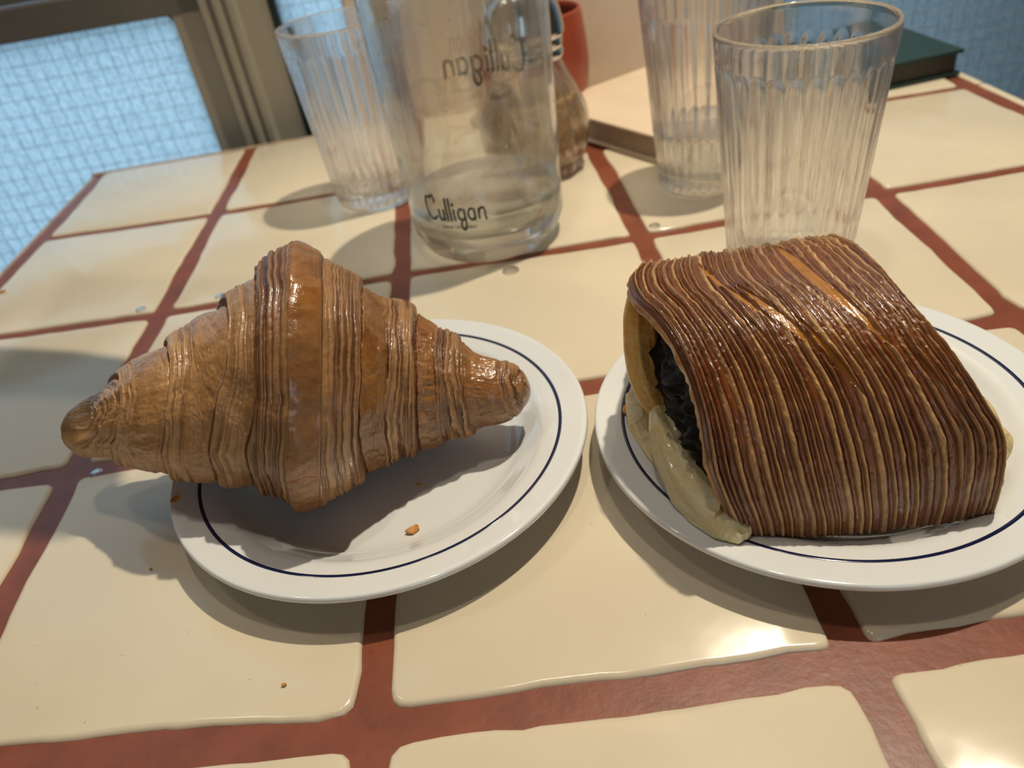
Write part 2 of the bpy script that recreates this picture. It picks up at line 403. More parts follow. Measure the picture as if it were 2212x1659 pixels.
# ------------------------------------------------------------------ plates
def plate(cx, cy, label):
    t = thing('dessert_plate', label, 'plate', (cx, cy, 0), 'white plates with a blue line')
    top = fine([(.0001, .034), (.18, .034), (.33, .035), (.385, .043), (.43, .070), (.462, .092), (.50, .103), (.55, .113), (.575, .118)], 5)
    rim = fine([(.575, .118), (.585, .117), (.589, .109), (.586, .100), (.575, .094)], 4)
    und = fine([(.575, .094), (.50, .083), (.46, .070), (.40, .035), (.36, .016), (.35, .0), (.325, .0), (.315, .012), (.18, .015), (.0001, .015)], 4)
    lathe('dish', np.vstack([top, rim[1:], und[1:]]), M_PORC, t, n=144)
    ln = [(.5075, .1046), (.5085, .1058), (.5165, .1074), (.5175, .1064)]
    lathe('blue_line', ln, M_NAVY, t, n=144)
    return t
plate(.0065, .8466, 'white plate with thin navy ring under the croissant')
plate(1.1845, .6392, 'white plate with thin navy ring under the striped filled pastry')

def plate_z(x, y, cx, cy):
    return np.interp(np.hypot(x - cx, y - cy), [0, .33, .385, .43, .462, .50, .55, .575, .589, .592, .70], [.035, .036, .044, .071, .093, .104, .114, .119, .118, .05, .0]) + .003
# ------------------------------------------------------------------ croissant
ST = np.array([(152.5, -0.865, 0.907, 0.217, 0.018), (176.5, -0.815, 0.894, 0.244, 0.067), (242.0, -0.697, 0.857, 0.286, 0.122), (310.0, -0.585, 0.822, 0.319, 0.162),
 (375.0, -0.485, 0.795, 0.332, 0.187), (430.0, -0.421, 0.796, 0.337, 0.217), (490.0, -0.351, 0.816, 0.336, 0.246), (552.5, -0.271, 0.816, 0.341, 0.275), (592.5, -0.218, 0.828, 0.359, 0.314),
 (642.5, -0.151, 0.815, 0.366, 0.333), (700.0, -0.087, 0.812, 0.342, 0.306), (762.5, -0.02, 0.841, 0.309, 0.273), (826.0, 0.05, 0.855, 0.275, 0.234), (876.0, 0.112, 0.866, 0.261, 0.212),
 (936.0, 0.184, 0.850, 0.237, 0.171), (992.5, 0.255, 0.849, 0.223, 0.135), (1031.0, 0.301, 0.834, 0.208, 0.103), (1077.5, 0.36, 0.822, 0.202, 0.089), (1111.0, 0.403, 0.836, 0.188, 0.074), (1139.0, 0.437, 0.855, 0.160, 0.026)])
def catmull(x, xs, ys):
    m = np.gradient(ys, xs); i = np.clip(np.searchsorted(xs, x) - 1, 0, len(xs) - 2); h = xs[i + 1] - xs[i]; t = (x - xs[i]) / h
    return (2 * t ** 3 - 3 * t * t + 1) * ys[i] + (t ** 3 - 2 * t * t + t) * h * m[i] + (-2 * t ** 3 + 3 * t * t) * ys[i + 1] + (t ** 3 - t * t) * h * m[i + 1]
def croissant():
    t = thing('croissant', 'golden brown flaky croissant overhanging the left plate', 'croissant', (0, .8466, .034))
    o0 = np.array([0, .8466, .034])
    NX, NT = 1150, 460
    X = np.linspace(150.5, 1141, NX); th = np.linspace(0, 2 * np.pi, NT, endpoint=False)
    xs = ST[:, 0]
    C = np.stack([catmull(X, xs, ST[:, k]) for k in (1, 2, 3)], -1); R = np.maximum(np.interp(X, xs, ST[:, 4]) * .5 + catmull(X, xs, ST[:, 4]) * .5, .002)
    e = sstep(0, 1, (X - 150.5) / 6) * sstep(0, 1, (1141 - X) / 8); R = R * np.sqrt(np.clip(e, .0005, 1))
    Tn = np.gradient(np.stack([np.convolve(np.pad(C[:, k], 60, mode='edge'), np.ones(121) / 121, 'valid') for k in range(3)], -1), axis=0)
    Tn /= np.linalg.norm(Tn, axis=1)[:, None]; Tn = Tn * .75 + np.array([.25, 0, 0]); Tn /= np.linalg.norm(Tn, axis=1)[:, None]
    N1 = np.cross(Tn, [0, 0, 1]); N1 /= np.linalg.norm(N1, axis=1)[:, None]; N2 = np.cross(N1, Tn)   # N1 towards the camera, N2 up
    XX = X[:, None] + 0 * th[None]; TT = th[None] + 0 * X[:, None]
    ct, s_ = np.cos(TT), np.sin(TT)
    # the layers run round the roll with a slight helical lean
    r0 = np.interp(X, xs, ST[:, 4])[:, None]
    cpos = np.array(CP) / S; fwv = np.array(FW); rtv = np.array(RT)
    def along(Q): d = Q - cpos; return 1106 + 1675.57 * (d @ rtv) / (d @ fwv)
    Q0 = C[:, None] + r0[..., None] * (N1[:, None] * ct[..., None] + N2[:, None] * s_[..., None])
    lean = along(Q0) - XX
    lf = sstep(700, 560, XX)
    want = lf * (42 * np.clip(-s_, 0, 1) + 14 * np.clip(s_, 0, 1)) + (1 - lf) * (-18 * s_ * sstep(850, 1000, XX) + 12 * np.clip(-s_, 0, 1) * sstep(850, 760, XX))
    W = XX + lean - want + 9 * fbm(ct * 1.6 + 5, s_ * 1.6 + 9, XX / 260, 3) + 3.0 * fbm(ct * 6 + 2, s_ * 6, XX / 45, 3)
    W = W * sstep(145, 230, XX) + XX * (1 - sstep(145, 230, XX))
    rs = np.interp(X, xs, ST[:, 4])[:, None]
    D = np.zeros_like(W); seg = [(530, 450, -1), (450, 340, -1), (340, 222, -1), (222, 120, -1), (780, 900, 1), (900, 1010, 1), (1010, 1160, 1)]
    amp = {530: .030, 450: .026, 340: .024, 222: .016, 780: .028, 900: .026, 1010: .012}
    c0 = (W >= 530) & (W <= 780); D = np.where(c0, .013, D)
    for a, bb, sg in seg:
        tt = (W - a) / (bb - a); ins = (tt > 0) & (tt <= 1); A = amp[a] * .75
        D = np.where(ins, A * (np.clip(tt, 0, 1) ** .8 - .55), D)
    # soften steps a little by averaging along the length
    ker = np.hanning(5); ker /= ker.sum()
    D = np.apply_along_axis(lambda q: np.convolve(np.pad(q, 2, mode='edge'), ker, 'valid'), 0, D)
    # centre skin step at 690 (thin flap lying on the cut edge) and lips of the other skins
    for x0, hgt in ((690, .0075), (780, -.012), (900, -.008), (1010, -.003), (530, -.012), (450, -.009), (340, -.008), (222, -.006)):
        if x0 == 690: D += hgt * sstep(698, 690, W) * sstep(600, 640, W)
        else: D += hgt * np.exp(-((W - x0) / 3.2) ** 2)
    for x0 in (783, 833, 903, 948, 626, 692): D += .0035 * np.exp(-((W - x0) / 3.0) ** 2) * (.5 + .5 * vnoise(ct * 4, s_ * 4, XX * 0 + x0))
    cuts = [(533, 622, 1.0), (694, 776, .75), (832, 897, 1.0), (946, 1008, .95), (1092, 1145, .8), (455, 505, .55), (344, 392, .6), (225, 262, .5), (145, 205, .55)]
    cut = np.zeros_like(W)
    for a, bb, k in cuts: cut = np.maximum(cut, k * sstep(a - 5, a + 3, W) * sstep(bb + 5, bb - 3, W))
    skinz = [(624, 691, 1.0), (781, 831, 1.0), (901, 945, 1.0), (1012, 1090, .75), (506, 531, .35), (395, 448, .4), (264, 338, .45), (206, 222, .4)]
    skin = np.zeros_like(W)
    for a, bb, k in skinz: skin = np.maximum(skin, k * sstep(a - 3, a + 2, W) * sstep(bb + 3, bb - 2, W))
    # laminations of the cut edges
    wob = 3.5 * fbm(ct * 3 + 4, s_ * 3 + 1, XX / 60, 3) + 1.5 * fbm(ct * 12, s_ * 12, XX / 25, 2)
    Ww = W + wob
    n1 = vnoise(Ww / 4.6, ct * 1.5 + 3, s_ * 1.5); n2 = vnoise(Ww / 2.1 + 7, ct * 2.5, s_ * 2.5 + 2); n3 = vnoise(Ww / 9 + 3, ct * 1.2, s_ * 1.2)
    gro = np.clip(.40 + .85 * n1 + .55 * n2 + .40 * n3, 0, 1)
    gl = np.clip(n3 * 1.3 + .8 * n1 - .30, 0, 1) * (1 - cut) * (1 - .75 * skin)
    D -= cut * (.0075 * gro) + gl * .0055
    # blisters, dents and pores
    D += .010 * fbm(ct * 2.2 + 3, s_ * 2.2, XX / 110, 3) * np.minimum(1, rs / .15)
    D += skin * (.0052 * fbm(ct * 9, s_ * 9, XX / 22, 3) - .004 * sstep(.45, .6, fbm(ct * 5 + 8, s_ * 5, XX / 35, 2)))
    D += .0011 * fbm(ct * 40 * rs / .3, s_ * 40 * rs / .3, XX / 6, 2)
    D = D * np.clip(rs / .12, .25, 1) * e[:, None] ** .5
    Wc = np.clip(XX + .7 * (W - XX), 151, 1140); Rw = .5 * np.interp(Wc, xs, ST[:, 4]) + .5 * catmull(Wc, xs, ST[:, 4])
    mid_ = sstep(165, 235, XX) * sstep(1125, 1085, XX); Rr = R[:, None] * (1 - mid_) + np.maximum(Rw, .01) * mid_ + D
    P = C[:, None] + Rr[..., None] * (N1[:, None] * ct[..., None] + N2[:, None] * s_[..., None])
    # it rests on the dish: flatten underneath
    fl = .055 + .045 * sstep(.30, .45, P[..., 0]) + .10 * sstep(-.38, -.60, P[..., 0])
    zf = P[..., 2]; P[..., 2] = np.where(zf < fl, fl + (zf - fl) * .12, zf)
    P[..., 2] = np.maximum(P[..., 2], plate_z(P[..., 0], P[..., 1], .0065, .8466))
    # colour masks
    tone = sstep(1.0, -.6, -0 + 0 * XX) * 0
    right = sstep(420, 620, W)
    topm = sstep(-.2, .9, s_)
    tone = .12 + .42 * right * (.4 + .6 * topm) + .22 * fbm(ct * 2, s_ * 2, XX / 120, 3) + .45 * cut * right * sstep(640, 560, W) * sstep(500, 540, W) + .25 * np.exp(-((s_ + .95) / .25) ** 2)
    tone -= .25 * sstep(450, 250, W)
    for x0 in (780, 900, 1010, 530, 450, 340, 222): tone += .9 * np.exp(-((W - x0) / 2.6) ** 2)
    darkg = np.clip(cut * gro * 1.0 + .5 * gl + .16 * (1 - cut), 0, 1)
    darkg = darkg * (.6 + .4 * right)
    glo = np.clip(skin * (.75 + .5 * vnoise(ct * 3, s_ * 3, XX / 40)), 0, 1)
    K = np.stack([darkg, glo, np.clip(tone, 0, 1), np.ones_like(tone)], -1)
    P = P - o0
    # the rolled layers, one mesh each, parted where one layer overlaps the next
    cutsx = [150, 222, 340, 450, 530, 692, 780, 900, 1010, 1142]
    names = ['tip', 'rolled_layer', 'rolled_layer', 'rolled_layer', 'rolled_layer', 'rolled_layer', 'rolled_layer', 'rolled_layer', 'tip']
    for k in range(9):
        i0 = max(np.searchsorted(X, cutsx[k]) - 1, 0); i1 = min(np.searchsorted(X, cutsx[k + 1]), NX - 1)
        grid_mesh(names[k], P[i0:i1 + 1], M_CROI, t, wrap_v=True, attrs=K[i0:i1 + 1])
    return t
croissant()

# ------------------------------------------------------------------ striped pastry roll
def barrel(x, b, off=0.0):
    d = x - 1.1; y0 = .63 - .07 * d; wy = .389 + .014 * d - off; h = .452 - .004 * d - off; z0 = .086
    cb = np.cos(b); sb = np.sin(b); p = .80
    Y = y0 - wy * np.sign(cb) * np.abs(cb) ** p
    Z = z0 + h * np.sign(sb) * np.abs(sb) ** p
    Z = np.where(sb < 0, z0 + .35 * h * np.sign(sb) * np.abs(sb) ** p * .3, Z)
    return np.stack([x + 0 * b, Y, Z], -1)
LB = ([-.25, .04, .2, .39, .71, .94, 1.22, 1.45, 1.55, 1.75, 1.95, 2.3, 3.4], [.86, .835, .805, .782, .780, .772, .754, .728, .706, .722, .762, .79, .80])
RB = ([-.25, .04, .27, .43, .55, .79, 1.06, 1.3, 1.57, 1.77, 2.2, 3.4], [1.385, 1.40, 1.397, 1.390, 1.362, 1.325, 1.29, 1.268, 1.265, 1.265, 1.27, 1.28])
def pastry():
    t = thing('filled_pastry_roll', 'glossy striped brown pastry roll open at one end with black filling', 'pastry', (1.1, .6392, .034))
    o0 = np.array([1.1, .6392, .034])
    NA, NB = 900, 560
    a = np.linspace(0, 1, NA)[:, None]; bb = np.linspace(-.22, 3.36, NB)[None]
    xl = np.interp(bb, *LB); xr = np.interp(bb, *RB)
    for _ in range(2):
        xl = np.convolve(np.pad(xl[0], 8, mode='edge'), np.ones(17) / 17, 'valid')[None]; xr = np.convolve(np.pad(xr[0], 8, mode='edge'), np.ones(17) / 17, 'valid')[None]
    A = a + 0 * bb; B = bb + 0 * a
    X = xl + (xr - xl) * A
    P0 = barrel(X, B)
    dA = np.gradient(P0, axis=0); dB = np.gradient(P0, axis=1); Nn = np.cross(dB, dA); Nn /= np.linalg.norm(Nn, axis=-1)[..., None] + 1e-9
    cen = np.array([1.1, .62, .25]); sg = np.sign(((P0 - cen) * Nn * [0, 1, 1]).sum(-1)); Nn *= np.where(sg == 0, 1, sg)[..., None]
    NS = 25
    topw = np.exp(-((B - 1.45) / .55) ** 2)
    warp = .020 * fbm(A * 3 + 2, B * 1.2, A * 0, 2) + topw * sstep(.12, .4, A) * (.045 * fbm(A * 5, B * 2.2 + 4, A * 0 + 7, 2)) + .0045 * fbm(A * 22, B * 7, A * 0 + 5, 3)
    warp *= np.minimum(1, np.minimum(A, 1 - A) * 12)
    # uneven strip widths
    rw = np.random.RandomState(5); wd = rw.uniform(.5, 1.65, NS); wd[:8] = rw.uniform(.75, 1.15, 8); cum = np.concatenate([[0], np.cumsum(wd)]); cum /= cum[-1]
    Aw = np.clip(A + warp, 0, .99999)
    idx = np.clip(np.searchsorted(cum, Aw.ravel(), side='right').reshape(Aw.shape) - 1, 0, NS - 1)
    fr = (Aw - cum[idx]) / (cum[idx + 1] - cum[idx])
    # profile of a strip: flat glazed skin, then a raised porous pale edge, then a drop to the next strip
    le = .54 + .16 * vnoise(idx * 1.7, B * 1.5, A * 0 + 2)          # where the pale edge starts
    edge = sstep(le - .05, le + .05, fr) * sstep(1.0, .90, fr)
    amp = (.8 + .45 * vnoise(idx * 2.3, B * 2, A * 0)) * (1 - .55 * topw * sstep(.25, .45, A))
    H = .0080 * amp * np.sin(np.pi * np.clip(fr / le, 0, 1)) ** .7 + .0135 * amp * np.sin(np.pi * np.clip((fr - le) / (1 - le), 0, 1)) ** .6 - .0035
    pale = np.clip(.9 + .8 * vnoise(idx * 3.1, B * 1.1 + 3, A * 0 + 9) - .5 * topw * sstep(.2, .45, A), .28, 1)
    # fine laminations within the strips and pores on the edges
    lam = np.clip(.5 + 1.1 * vnoise(Aw * 230, B * 1.5, A * 0 + 1), 0, 1)
    H += .0018 * fbm(A * 60, B * 14, A * 0 + 6, 3) + .004 * edge * fbm(A * 45, B * 22, A * 0 + 15, 2)
    H -= .0007 * lam * (1 - edge) + .0022 * edge * np.clip(fbm(A * 190, B * 60, A * 0 + 4, 2), 0, 1)
    H -= .0018 * sstep(.35, .6, fbm(A * 70, B * 28, A * 0 + 8, 2)) * (1 - edge)
    # golden openings where strips have parted
    gap = np.zeros_like(A)
    for (a0, a1, b0, b1, hw) in ((.665, .80, 1.95, .95, .030), (.30, .43, 1.80, 1.18, .018), (.40, .53, 1.55, .95, .024), (.52, .60, 1.25, .70, .016), (.86, .90, .95, .45, .012), (.34, .37, 1.25, .95, .010)):
        u = (B - b0) / (b1 - b0); uu = np.clip(u, 0, 1); ac = a0 + (a1 - a0) * uu; hwv = hw * np.sin(uu * np.pi) ** .7 + 1e-4
        g = sstep(1.15, .75, np.abs(A - ac) / hwv) * (u > 0) * (u < 1); gap = np.maximum(gap, g)
    H = H * (1 - .85 * gap) - .008 * gap
    H += .010 * fbm(A * 2.2 + 9, B * 1.6, A * 0 + 3, 2)
    fadeR = sstep(0, .02, A) * sstep(1, .985, A); H = H * fadeR - .012 * (1 - fadeR); H = H * (.45 + .55 * sstep(-.15, .35, B))
    P = P0 + Nn * H[..., None]
    P[..., 2] = np.maximum(P[..., 2], plate_z(P[..., 0], P[..., 1], 1.1845, .6392))
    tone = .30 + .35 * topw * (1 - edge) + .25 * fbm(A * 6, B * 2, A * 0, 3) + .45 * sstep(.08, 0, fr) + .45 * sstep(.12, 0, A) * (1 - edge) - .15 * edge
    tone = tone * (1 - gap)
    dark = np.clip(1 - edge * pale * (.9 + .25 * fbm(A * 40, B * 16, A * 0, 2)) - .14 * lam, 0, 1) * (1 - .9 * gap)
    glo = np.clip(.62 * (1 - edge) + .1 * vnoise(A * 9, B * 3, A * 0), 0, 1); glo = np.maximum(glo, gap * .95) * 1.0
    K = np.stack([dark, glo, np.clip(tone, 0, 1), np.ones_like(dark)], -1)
    P = P - o0
    edges_i = [int(round(c * (NA - 1))) for c in cum]
    for k in range(NS):
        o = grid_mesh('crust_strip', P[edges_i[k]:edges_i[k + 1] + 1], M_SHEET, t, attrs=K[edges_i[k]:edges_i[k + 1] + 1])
    # inner face of the sheet and its rims
    ai = np.linspace(0, 1, 60)[:, None]; bi = np.linspace(-.2, 3.34, 200)[None]
    xli = np.interp(bi, np.linspace(-.22, 3.36, NB), xl[0]) + .004; xri = np.interp(bi, np.linspace(-.22, 3.36, NB), xr[0]) - .004
    XI = xli + (xri - xli) * ai; BI = bi + 0 * ai
    QI = barrel(XI, BI, .034) + .0; QI = QI + (.006 * fbm(XI * 9, BI * 4, XI * 0 + 2, 3))[..., None]
    QI[..., 2] = np.maximum(QI[..., 2], plate_z(QI[..., 0], QI[..., 1], 1.1845, .6392) + .004)
    grid_mesh('inner_sheet', QI - o0, M_INNER, t)
    for side in (0, -1):
        bidx = np.clip(np.round((bi[0] + .22) / 3.58 * (NB - 1)).astype(int), 0, NB - 1)
        o_ = P[side][bidx]; i_ = QI[side] - o0; mid = (o_ + i_) / 2 + np.array([-.006 if side == 0 else .006, 0, 0]) + .003 * vnoise(bi[0][:, None] * 25, bi[0][:, None] * 0, np.arange(3)[None] * 5.)
        grid_mesh('cut_rim', np.stack([o_, mid, i_]), M_CRIM, t)
    # dark filling
    u = np.linspace(0, 1, 150)[:, None]; v2 = np.linspace(0, 2 * np.pi, 160, endpoint=False)[None]
    r = np.sqrt(np.clip(1 - (2 * u - 1) ** 6, 0, 1)) + 0 * v2
    XX = .765 + .525 * u + 0 * v2; cy = .60 - .03 * (u - .5); cz = .262
    n3 = fbm(XX * 22, np.cos(v2) * 4.5 + 0 * u, np.sin(v2) * 4.5 + 0 * u, 4)
    n4 = fbm(r * np.cos(v2) * 7, r * np.sin(v2) * 7, XX * 9, 3)
    rad = r * (1 + .09 * n3 + .05 * fbm(XX * 70, np.cos(v2) * 14 + 0 * u, np.sin(v2) * 14 + 0 * u, 3)); YY = cy + rad * .285 * np.cos(v2); ZZ = np.maximum(cz + rad * .185 * np.sin(v2), .07)
    XX = XX + .05 * n4 * (u < .3)
    grid_mesh('filling', np.stack([XX, YY, ZZ], -1) - o0, M_CHOC, t, wrap_v=True)
    # the under sheet closing the roll: a soft pale lip at each end
    def lip(name, path, rad, mat, sq=1.0, seed=0):
        path = fine(path, 24); rad = np.interp(np.linspace(0, 1, len(path)), np.linspace(0, 1, len(rad)), rad)
        T = np.gradient(path, axis=0); T /= np.linalg.norm(T, axis=1)[:, None]
        n1 = np.cross(T, [1, 0, 0]); n1 /= np.linalg.norm(n1, axis=1)[:, None]; n2 = np.cross(T, n1)
        tt = np.linspace(0, 2 * np.pi, 90, endpoint=False)
        rr = rad[:, None] * (1 + .20 * fbm(np.cos(tt)[None] * 1.6 + 0 * rad[:, None], np.sin(tt)[None] * 1.6 + 0 * rad[:, None] + seed, path[:, 1][:, None] * 9, 3))
        rr = rr * (1 + .05 * fbm(np.cos(tt)[None] * 7 + 0 * rad[:, None], np.sin(tt)[None] * 7 + seed + 0 * rad[:, None], path[:, 1][:, None] * 12, 3) + .05 * np.sin(tt[None] * 6 + 9 * path[:, 1][:, None]))
        rr[0] *= .05; rr[-1] *= .05
        Q = path[:, None] + rr[..., None] * (n1[:, None] * np.cos(tt)[None, :, None] + sq * n2[:, None] * np.sin(tt)[None, :, None])
        Q[..., 2] = np.maximum(Q[..., 2], plate_z(Q[..., 0], Q[..., 1], 1.1845, .6392))
        grid_mesh(name, Q - o0, mat, t, wrap_v=True)
    lip('dough_lip', [(.755, .775, .47), (.745, .765, .40), (.745, .75, .32), (.745, .70, .255), (.752, .655, .215), (.757, .61, .205)], [.03, .045, .052, .052, .045, .02], M_DOUGH, .9, 1)
    lip('dough_lip', [(.755, .63, .205), (.757, .56, .190), (.766, .49, .160), (.783, .41, .130), (.805, .34, .120), (.83, .285, .125), (.845, .27, .15)], [.022, .046, .056, .062, .064, .056, .03], M_DOUGH2, .9, 3)
    lip('dough_base', [(.735, .80, .13), (.735, .70, .09), (.755, .56, .08), (.79, .42, .075), (.835, .33, .085)], [.03, .045, .04, .035, .03], M_DOUGH2, 1.0, 5)
    lip('dough_lip', [(1.24, .74, .26), (1.27, .62, .25), (1.33, .50, .25), (1.40, .405, .25), (1.425, .355, .215), (1.42, .31, .17)], [.03, .05, .05, .045, .042, .01], M_DOUGH2, .8, 7)
    lip('dough_lip', [(1.28, .80, .16), (1.31, .66, .15), (1.37, .52, .16), (1.44, .42, .165), (1.465, .36, .15), (1.44, .31, .135)], [.03, .045, .05, .05, .048, .01], M_DOUGH2, .8, 9)
    lip('dough_base', [(1.36, .80, .12), (1.37, .62, .10), (1.385, .45, .10), (1.375, .32, .11)], [.03, .05, .05, .03], M_DOUGH2, .8, 11)
    return t
M_CRIM = dough_mat('baked_rim', (.36, .15, .045), (.55, .28, .09))
pastry()

# ------------------------------------------------------------------ fluted tumblers
def tumbler(cx, cy, label, level=None, rot=0.0):
    t = thing('fluted_tumbler', label, 'glass', (cx, cy, 0.001), 'fluted drinking glasses')
    H = .84
    def Ro(z): return .205 + (.272 - .205) * (z / H) ** .9
    zs = np.concatenate([[.0], np.linspace(.004, .03, 4), np.linspace(.05, .70, 24), np.linspace(.71, .76, 10), np.linspace(.77, H - .012, 5)])
    out = [(.0001, .004), (.12, .004), (.175, .001), (Ro(0) - .012, .0)] + [(Ro(z) - (.010 * (1 - min(1, z / .03)) ** 2), z) for z in zs[1:]]
    rim = [(Ro(H) - .001, H - .006), (Ro(H) - .006, H), (Ro(H) - .012, H), (Ro(H) - .016, H - .006)]
    inn = [(Ro(z) - .0165 - .006 * (1 - z / H), z) for z in np.linspace(H - .02, .10, 26)] + [(Ro(.07) - .05, .068), (.11, .060), (.0001, .058)]
    prof = np.array(out + rim + inn); nout = len(out)
    def rf(R, Z, T, p):
        k = np.arange(len(p)); m = (k < nout) & (p[:, 1] > .012)
        ww = sstep(.745, .715, p[:, 1]) * sstep(.012, .05, p[:, 1]) * m
        # rounded heads of the flutes
        ph = np.abs(np.sin(15 * (T + rot)))
        head = sstep(0, .03, .752 - p[:, 1][:, None] - .028 * (1 - ph) ** 1.0)
        return R - .0105 * ph * head * (m[:, None]) * sstep(.012, .05, p[:, 1])[:, None]
    lathe('tumbler_body', prof, M_GLASS, t, n=360, rfun=rf)
    if level:
        zz = np.linspace(level, .10, 6); P = [(.0001, level), (Ro(level) - .03, level)] + [(Ro(z) - .0155 - .006 * (1 - z / H), z + (.004 if k == 0 else 0)) for k, z in enumerate(zz)] + [(Ro(.07) - .049, .066), (.11, .0585), (.0001, .0565)]
        lathe('water', P, M_WATER, t, n=96)
    return t
tumbler(1.448, 1.545, 'empty fluted glass tumbler nearest, just behind the striped pastry', None, .03)
tumbler(1.4075, 2.429, 'fluted glass tumbler holding a little water, beside the cream book', .27, .1)
tumbler(-.123, 2.919, 'fluted glass tumbler left of the glass water jug', None, .05)

# ------------------------------------------------------------------ water jug
JC = (.41, 2.25)
def jr(z): return .318 + .037 * min(1, z / 1.0)
def jug():
    t = thing('water_jug', 'straight sided glass water jug with a little water and dark lettering', 'jug', (JC[0], JC[1], .001))
    zs = np.linspace(.10, 1.05, 30)
    out = [(.0001, .012), (.16, .010), (.235, .0), (.262, .002), (.285, .020), (.303, .055)] + [(jr(z), z) for z in zs]
    rim = [(jr(1.06) - .003, 1.065), (jr(1.06) - .008, 1.07), (jr(1.06) - .014, 1.065)]
    inn = [(jr(z) - .016, z) for z in zs[::-1] if z > .15] + [(jr(.13) - .022, .135), (.275, .118), (.22, .105), (.12, .10), (.0001, .10)]
    lathe('jug_body', np.array(fine(out[:7], 4).tolist() + out[7:] + rim + inn), M_JUG, t, n=160)
    lv = .235
    lathe('water', [(.0001, lv), (jr(lv) - .026, lv), (jr(lv) - .0150, lv + .006), (jr(.16) - .0150, .16), (jr(.13) - .021, .134), (.276, .117), (.22, .104), (.12, .099), (.0001, .099)], M_WATER, t, n=96)
    # monoline script wordmark: strokes in letter units (x, y)
    def arc(cx, cy, rx, ry, a0, a1, n=12): return [(cx + rx * math.cos(math.radians(a0 + (a1 - a0) * k / (n - 1))), cy + ry * math.sin(math.radians(a0 + (a1 - a0) * k / (n - 1)))) for k in range(n)]
    S_ = []
    S_.append(arc(1.25, 1.75, .28, .42, -30, 150, 10) + arc(.95, 1.15, .78, 1.15, 130, 320, 16))          # C
    S_.append([(1.95, 1.0), (1.92, .35), (2.05, .05), (2.3, .02), (2.5, .3), (2.55, 1.0)]); S_.append([(2.55, 1.0), (2.55, .1), (2.7, 0)])   # u
    for x in (2.95, 3.4): S_.append([(x, 2.0), (x, .15), (x + .15, 0)])                                   # l l
    S_.append([(3.85, 1.05), (3.85, .15), (4.0, 0)]); S_.append(arc(3.85, 1.42, .05, .05, 0, 360, 8))     # i
    S_.append(arc(4.75, .52, .40, .50, 60, 400, 16)); S_.append([(5.15, 1.05), (5.15, -.35)] + arc(4.85, -.45, .30, .38, 0, -250, 12))  # g
    S_.append(arc(5.95, .52, .38, .50, 60, 400, 16)); S_.append([(6.33, 1.05), (6.33, .12), (6.45, 0)])   # a
    S_.append([(6.80, 1.0), (6.80, 0)]); S_.append([(6.80, .6), (7.0, .95), (7.3, 1.02), (7.5, .8), (7.52, .1), (7.68, 0)])  # n
    def wordmark(name, th0, th1, z0, zh, wd, strokes, x1, slope=0.0, par=t):
        V = []; F = []
        for s in strokes:
            s = fine(s, 3) if len(s) < 9 else np.array(s, float)
            k0 = len(V)
            for i, p in enumerate(s):
                d = s[min(i + 1, len(s) - 1)] - s[max(i - 1, 0)]; d = d / (np.linalg.norm(d) + 1e-9); nn = np.array((-d[1], d[0])) * wd
                for q in (p + nn, p - nn):
                    th = math.radians(th0 + (th1 - th0) * q[0] / x1); z = z0 + q[1] * zh
                    for rr in (.0008, .0026):
                        r_ = jr(z) + rr; V.append((r_ * math.cos(th), r_ * math.sin(th), z))
            for i in range(len(s) - 1):
                a = k0 + i * 4; bq = a + 4
                F += [(a + 1, bq + 1, bq + 3, a + 3), (a, a + 1, bq + 1, bq), (a + 2, a + 3, bq + 3, bq + 2)][:3]
        return mesh_obj(name, V, F, M_INK, par, smooth=False)
    wordmark('lettering', -136.5, -91, .222, .047, .12, S_, 7.7)
    wordmark('lettering', 39, 106, .60, .062, .13, S_, 7.7)
    # small line of print under the wordmark
    small = []; x = 0
    for wlen in (5, 2, 6):
        for _ in range(wlen):
            small.append([(x, 0), (x + .05, .5), (x + .3, .55), (x + .32, 0)] if _ % 2 else [(x + .3, .5), (x, .45), (x + .02, .02), (x + .32, .08)]); x += .48
        x += .35
    wordmark('small_print', -124, -98, .188, .016, .07, small, x)
    # droplets clinging to the glass
    rd = random.Random(4); V = []; F = []
    for _ in range(46):
        th = math.radians(rd.uniform(-175, -10) if rd.random() < .6 else rd.uniform(20, 150)); z = rd.uniform(.28, 1.0); r_ = rd.uniform(.004, .009)
        bm = bmesh.new(); bmesh.ops.create_uvsphere(bm, u_segments=8, v_segments=6, radius=1)
        k0 = len(V)
        for vv in bm.verts:
            p = vv.co; rr = jr(z) + r_ * .45 * p.z; V.append(((rr) * math.cos(th) - r_ * p.x * math.sin(th), rr * math.sin(th) + r_ * p.x * math.cos(th), z + r_ * 1.4 * p.y))
        bm.verts.index_update(); F += [tuple(k0 + q.index for q in f.verts) for f in bm.faces]; bm.free()
    o = mesh_obj('clinging_droplets', V, F, M_DROP, t); o['kind'] = 'stuff'
jug()

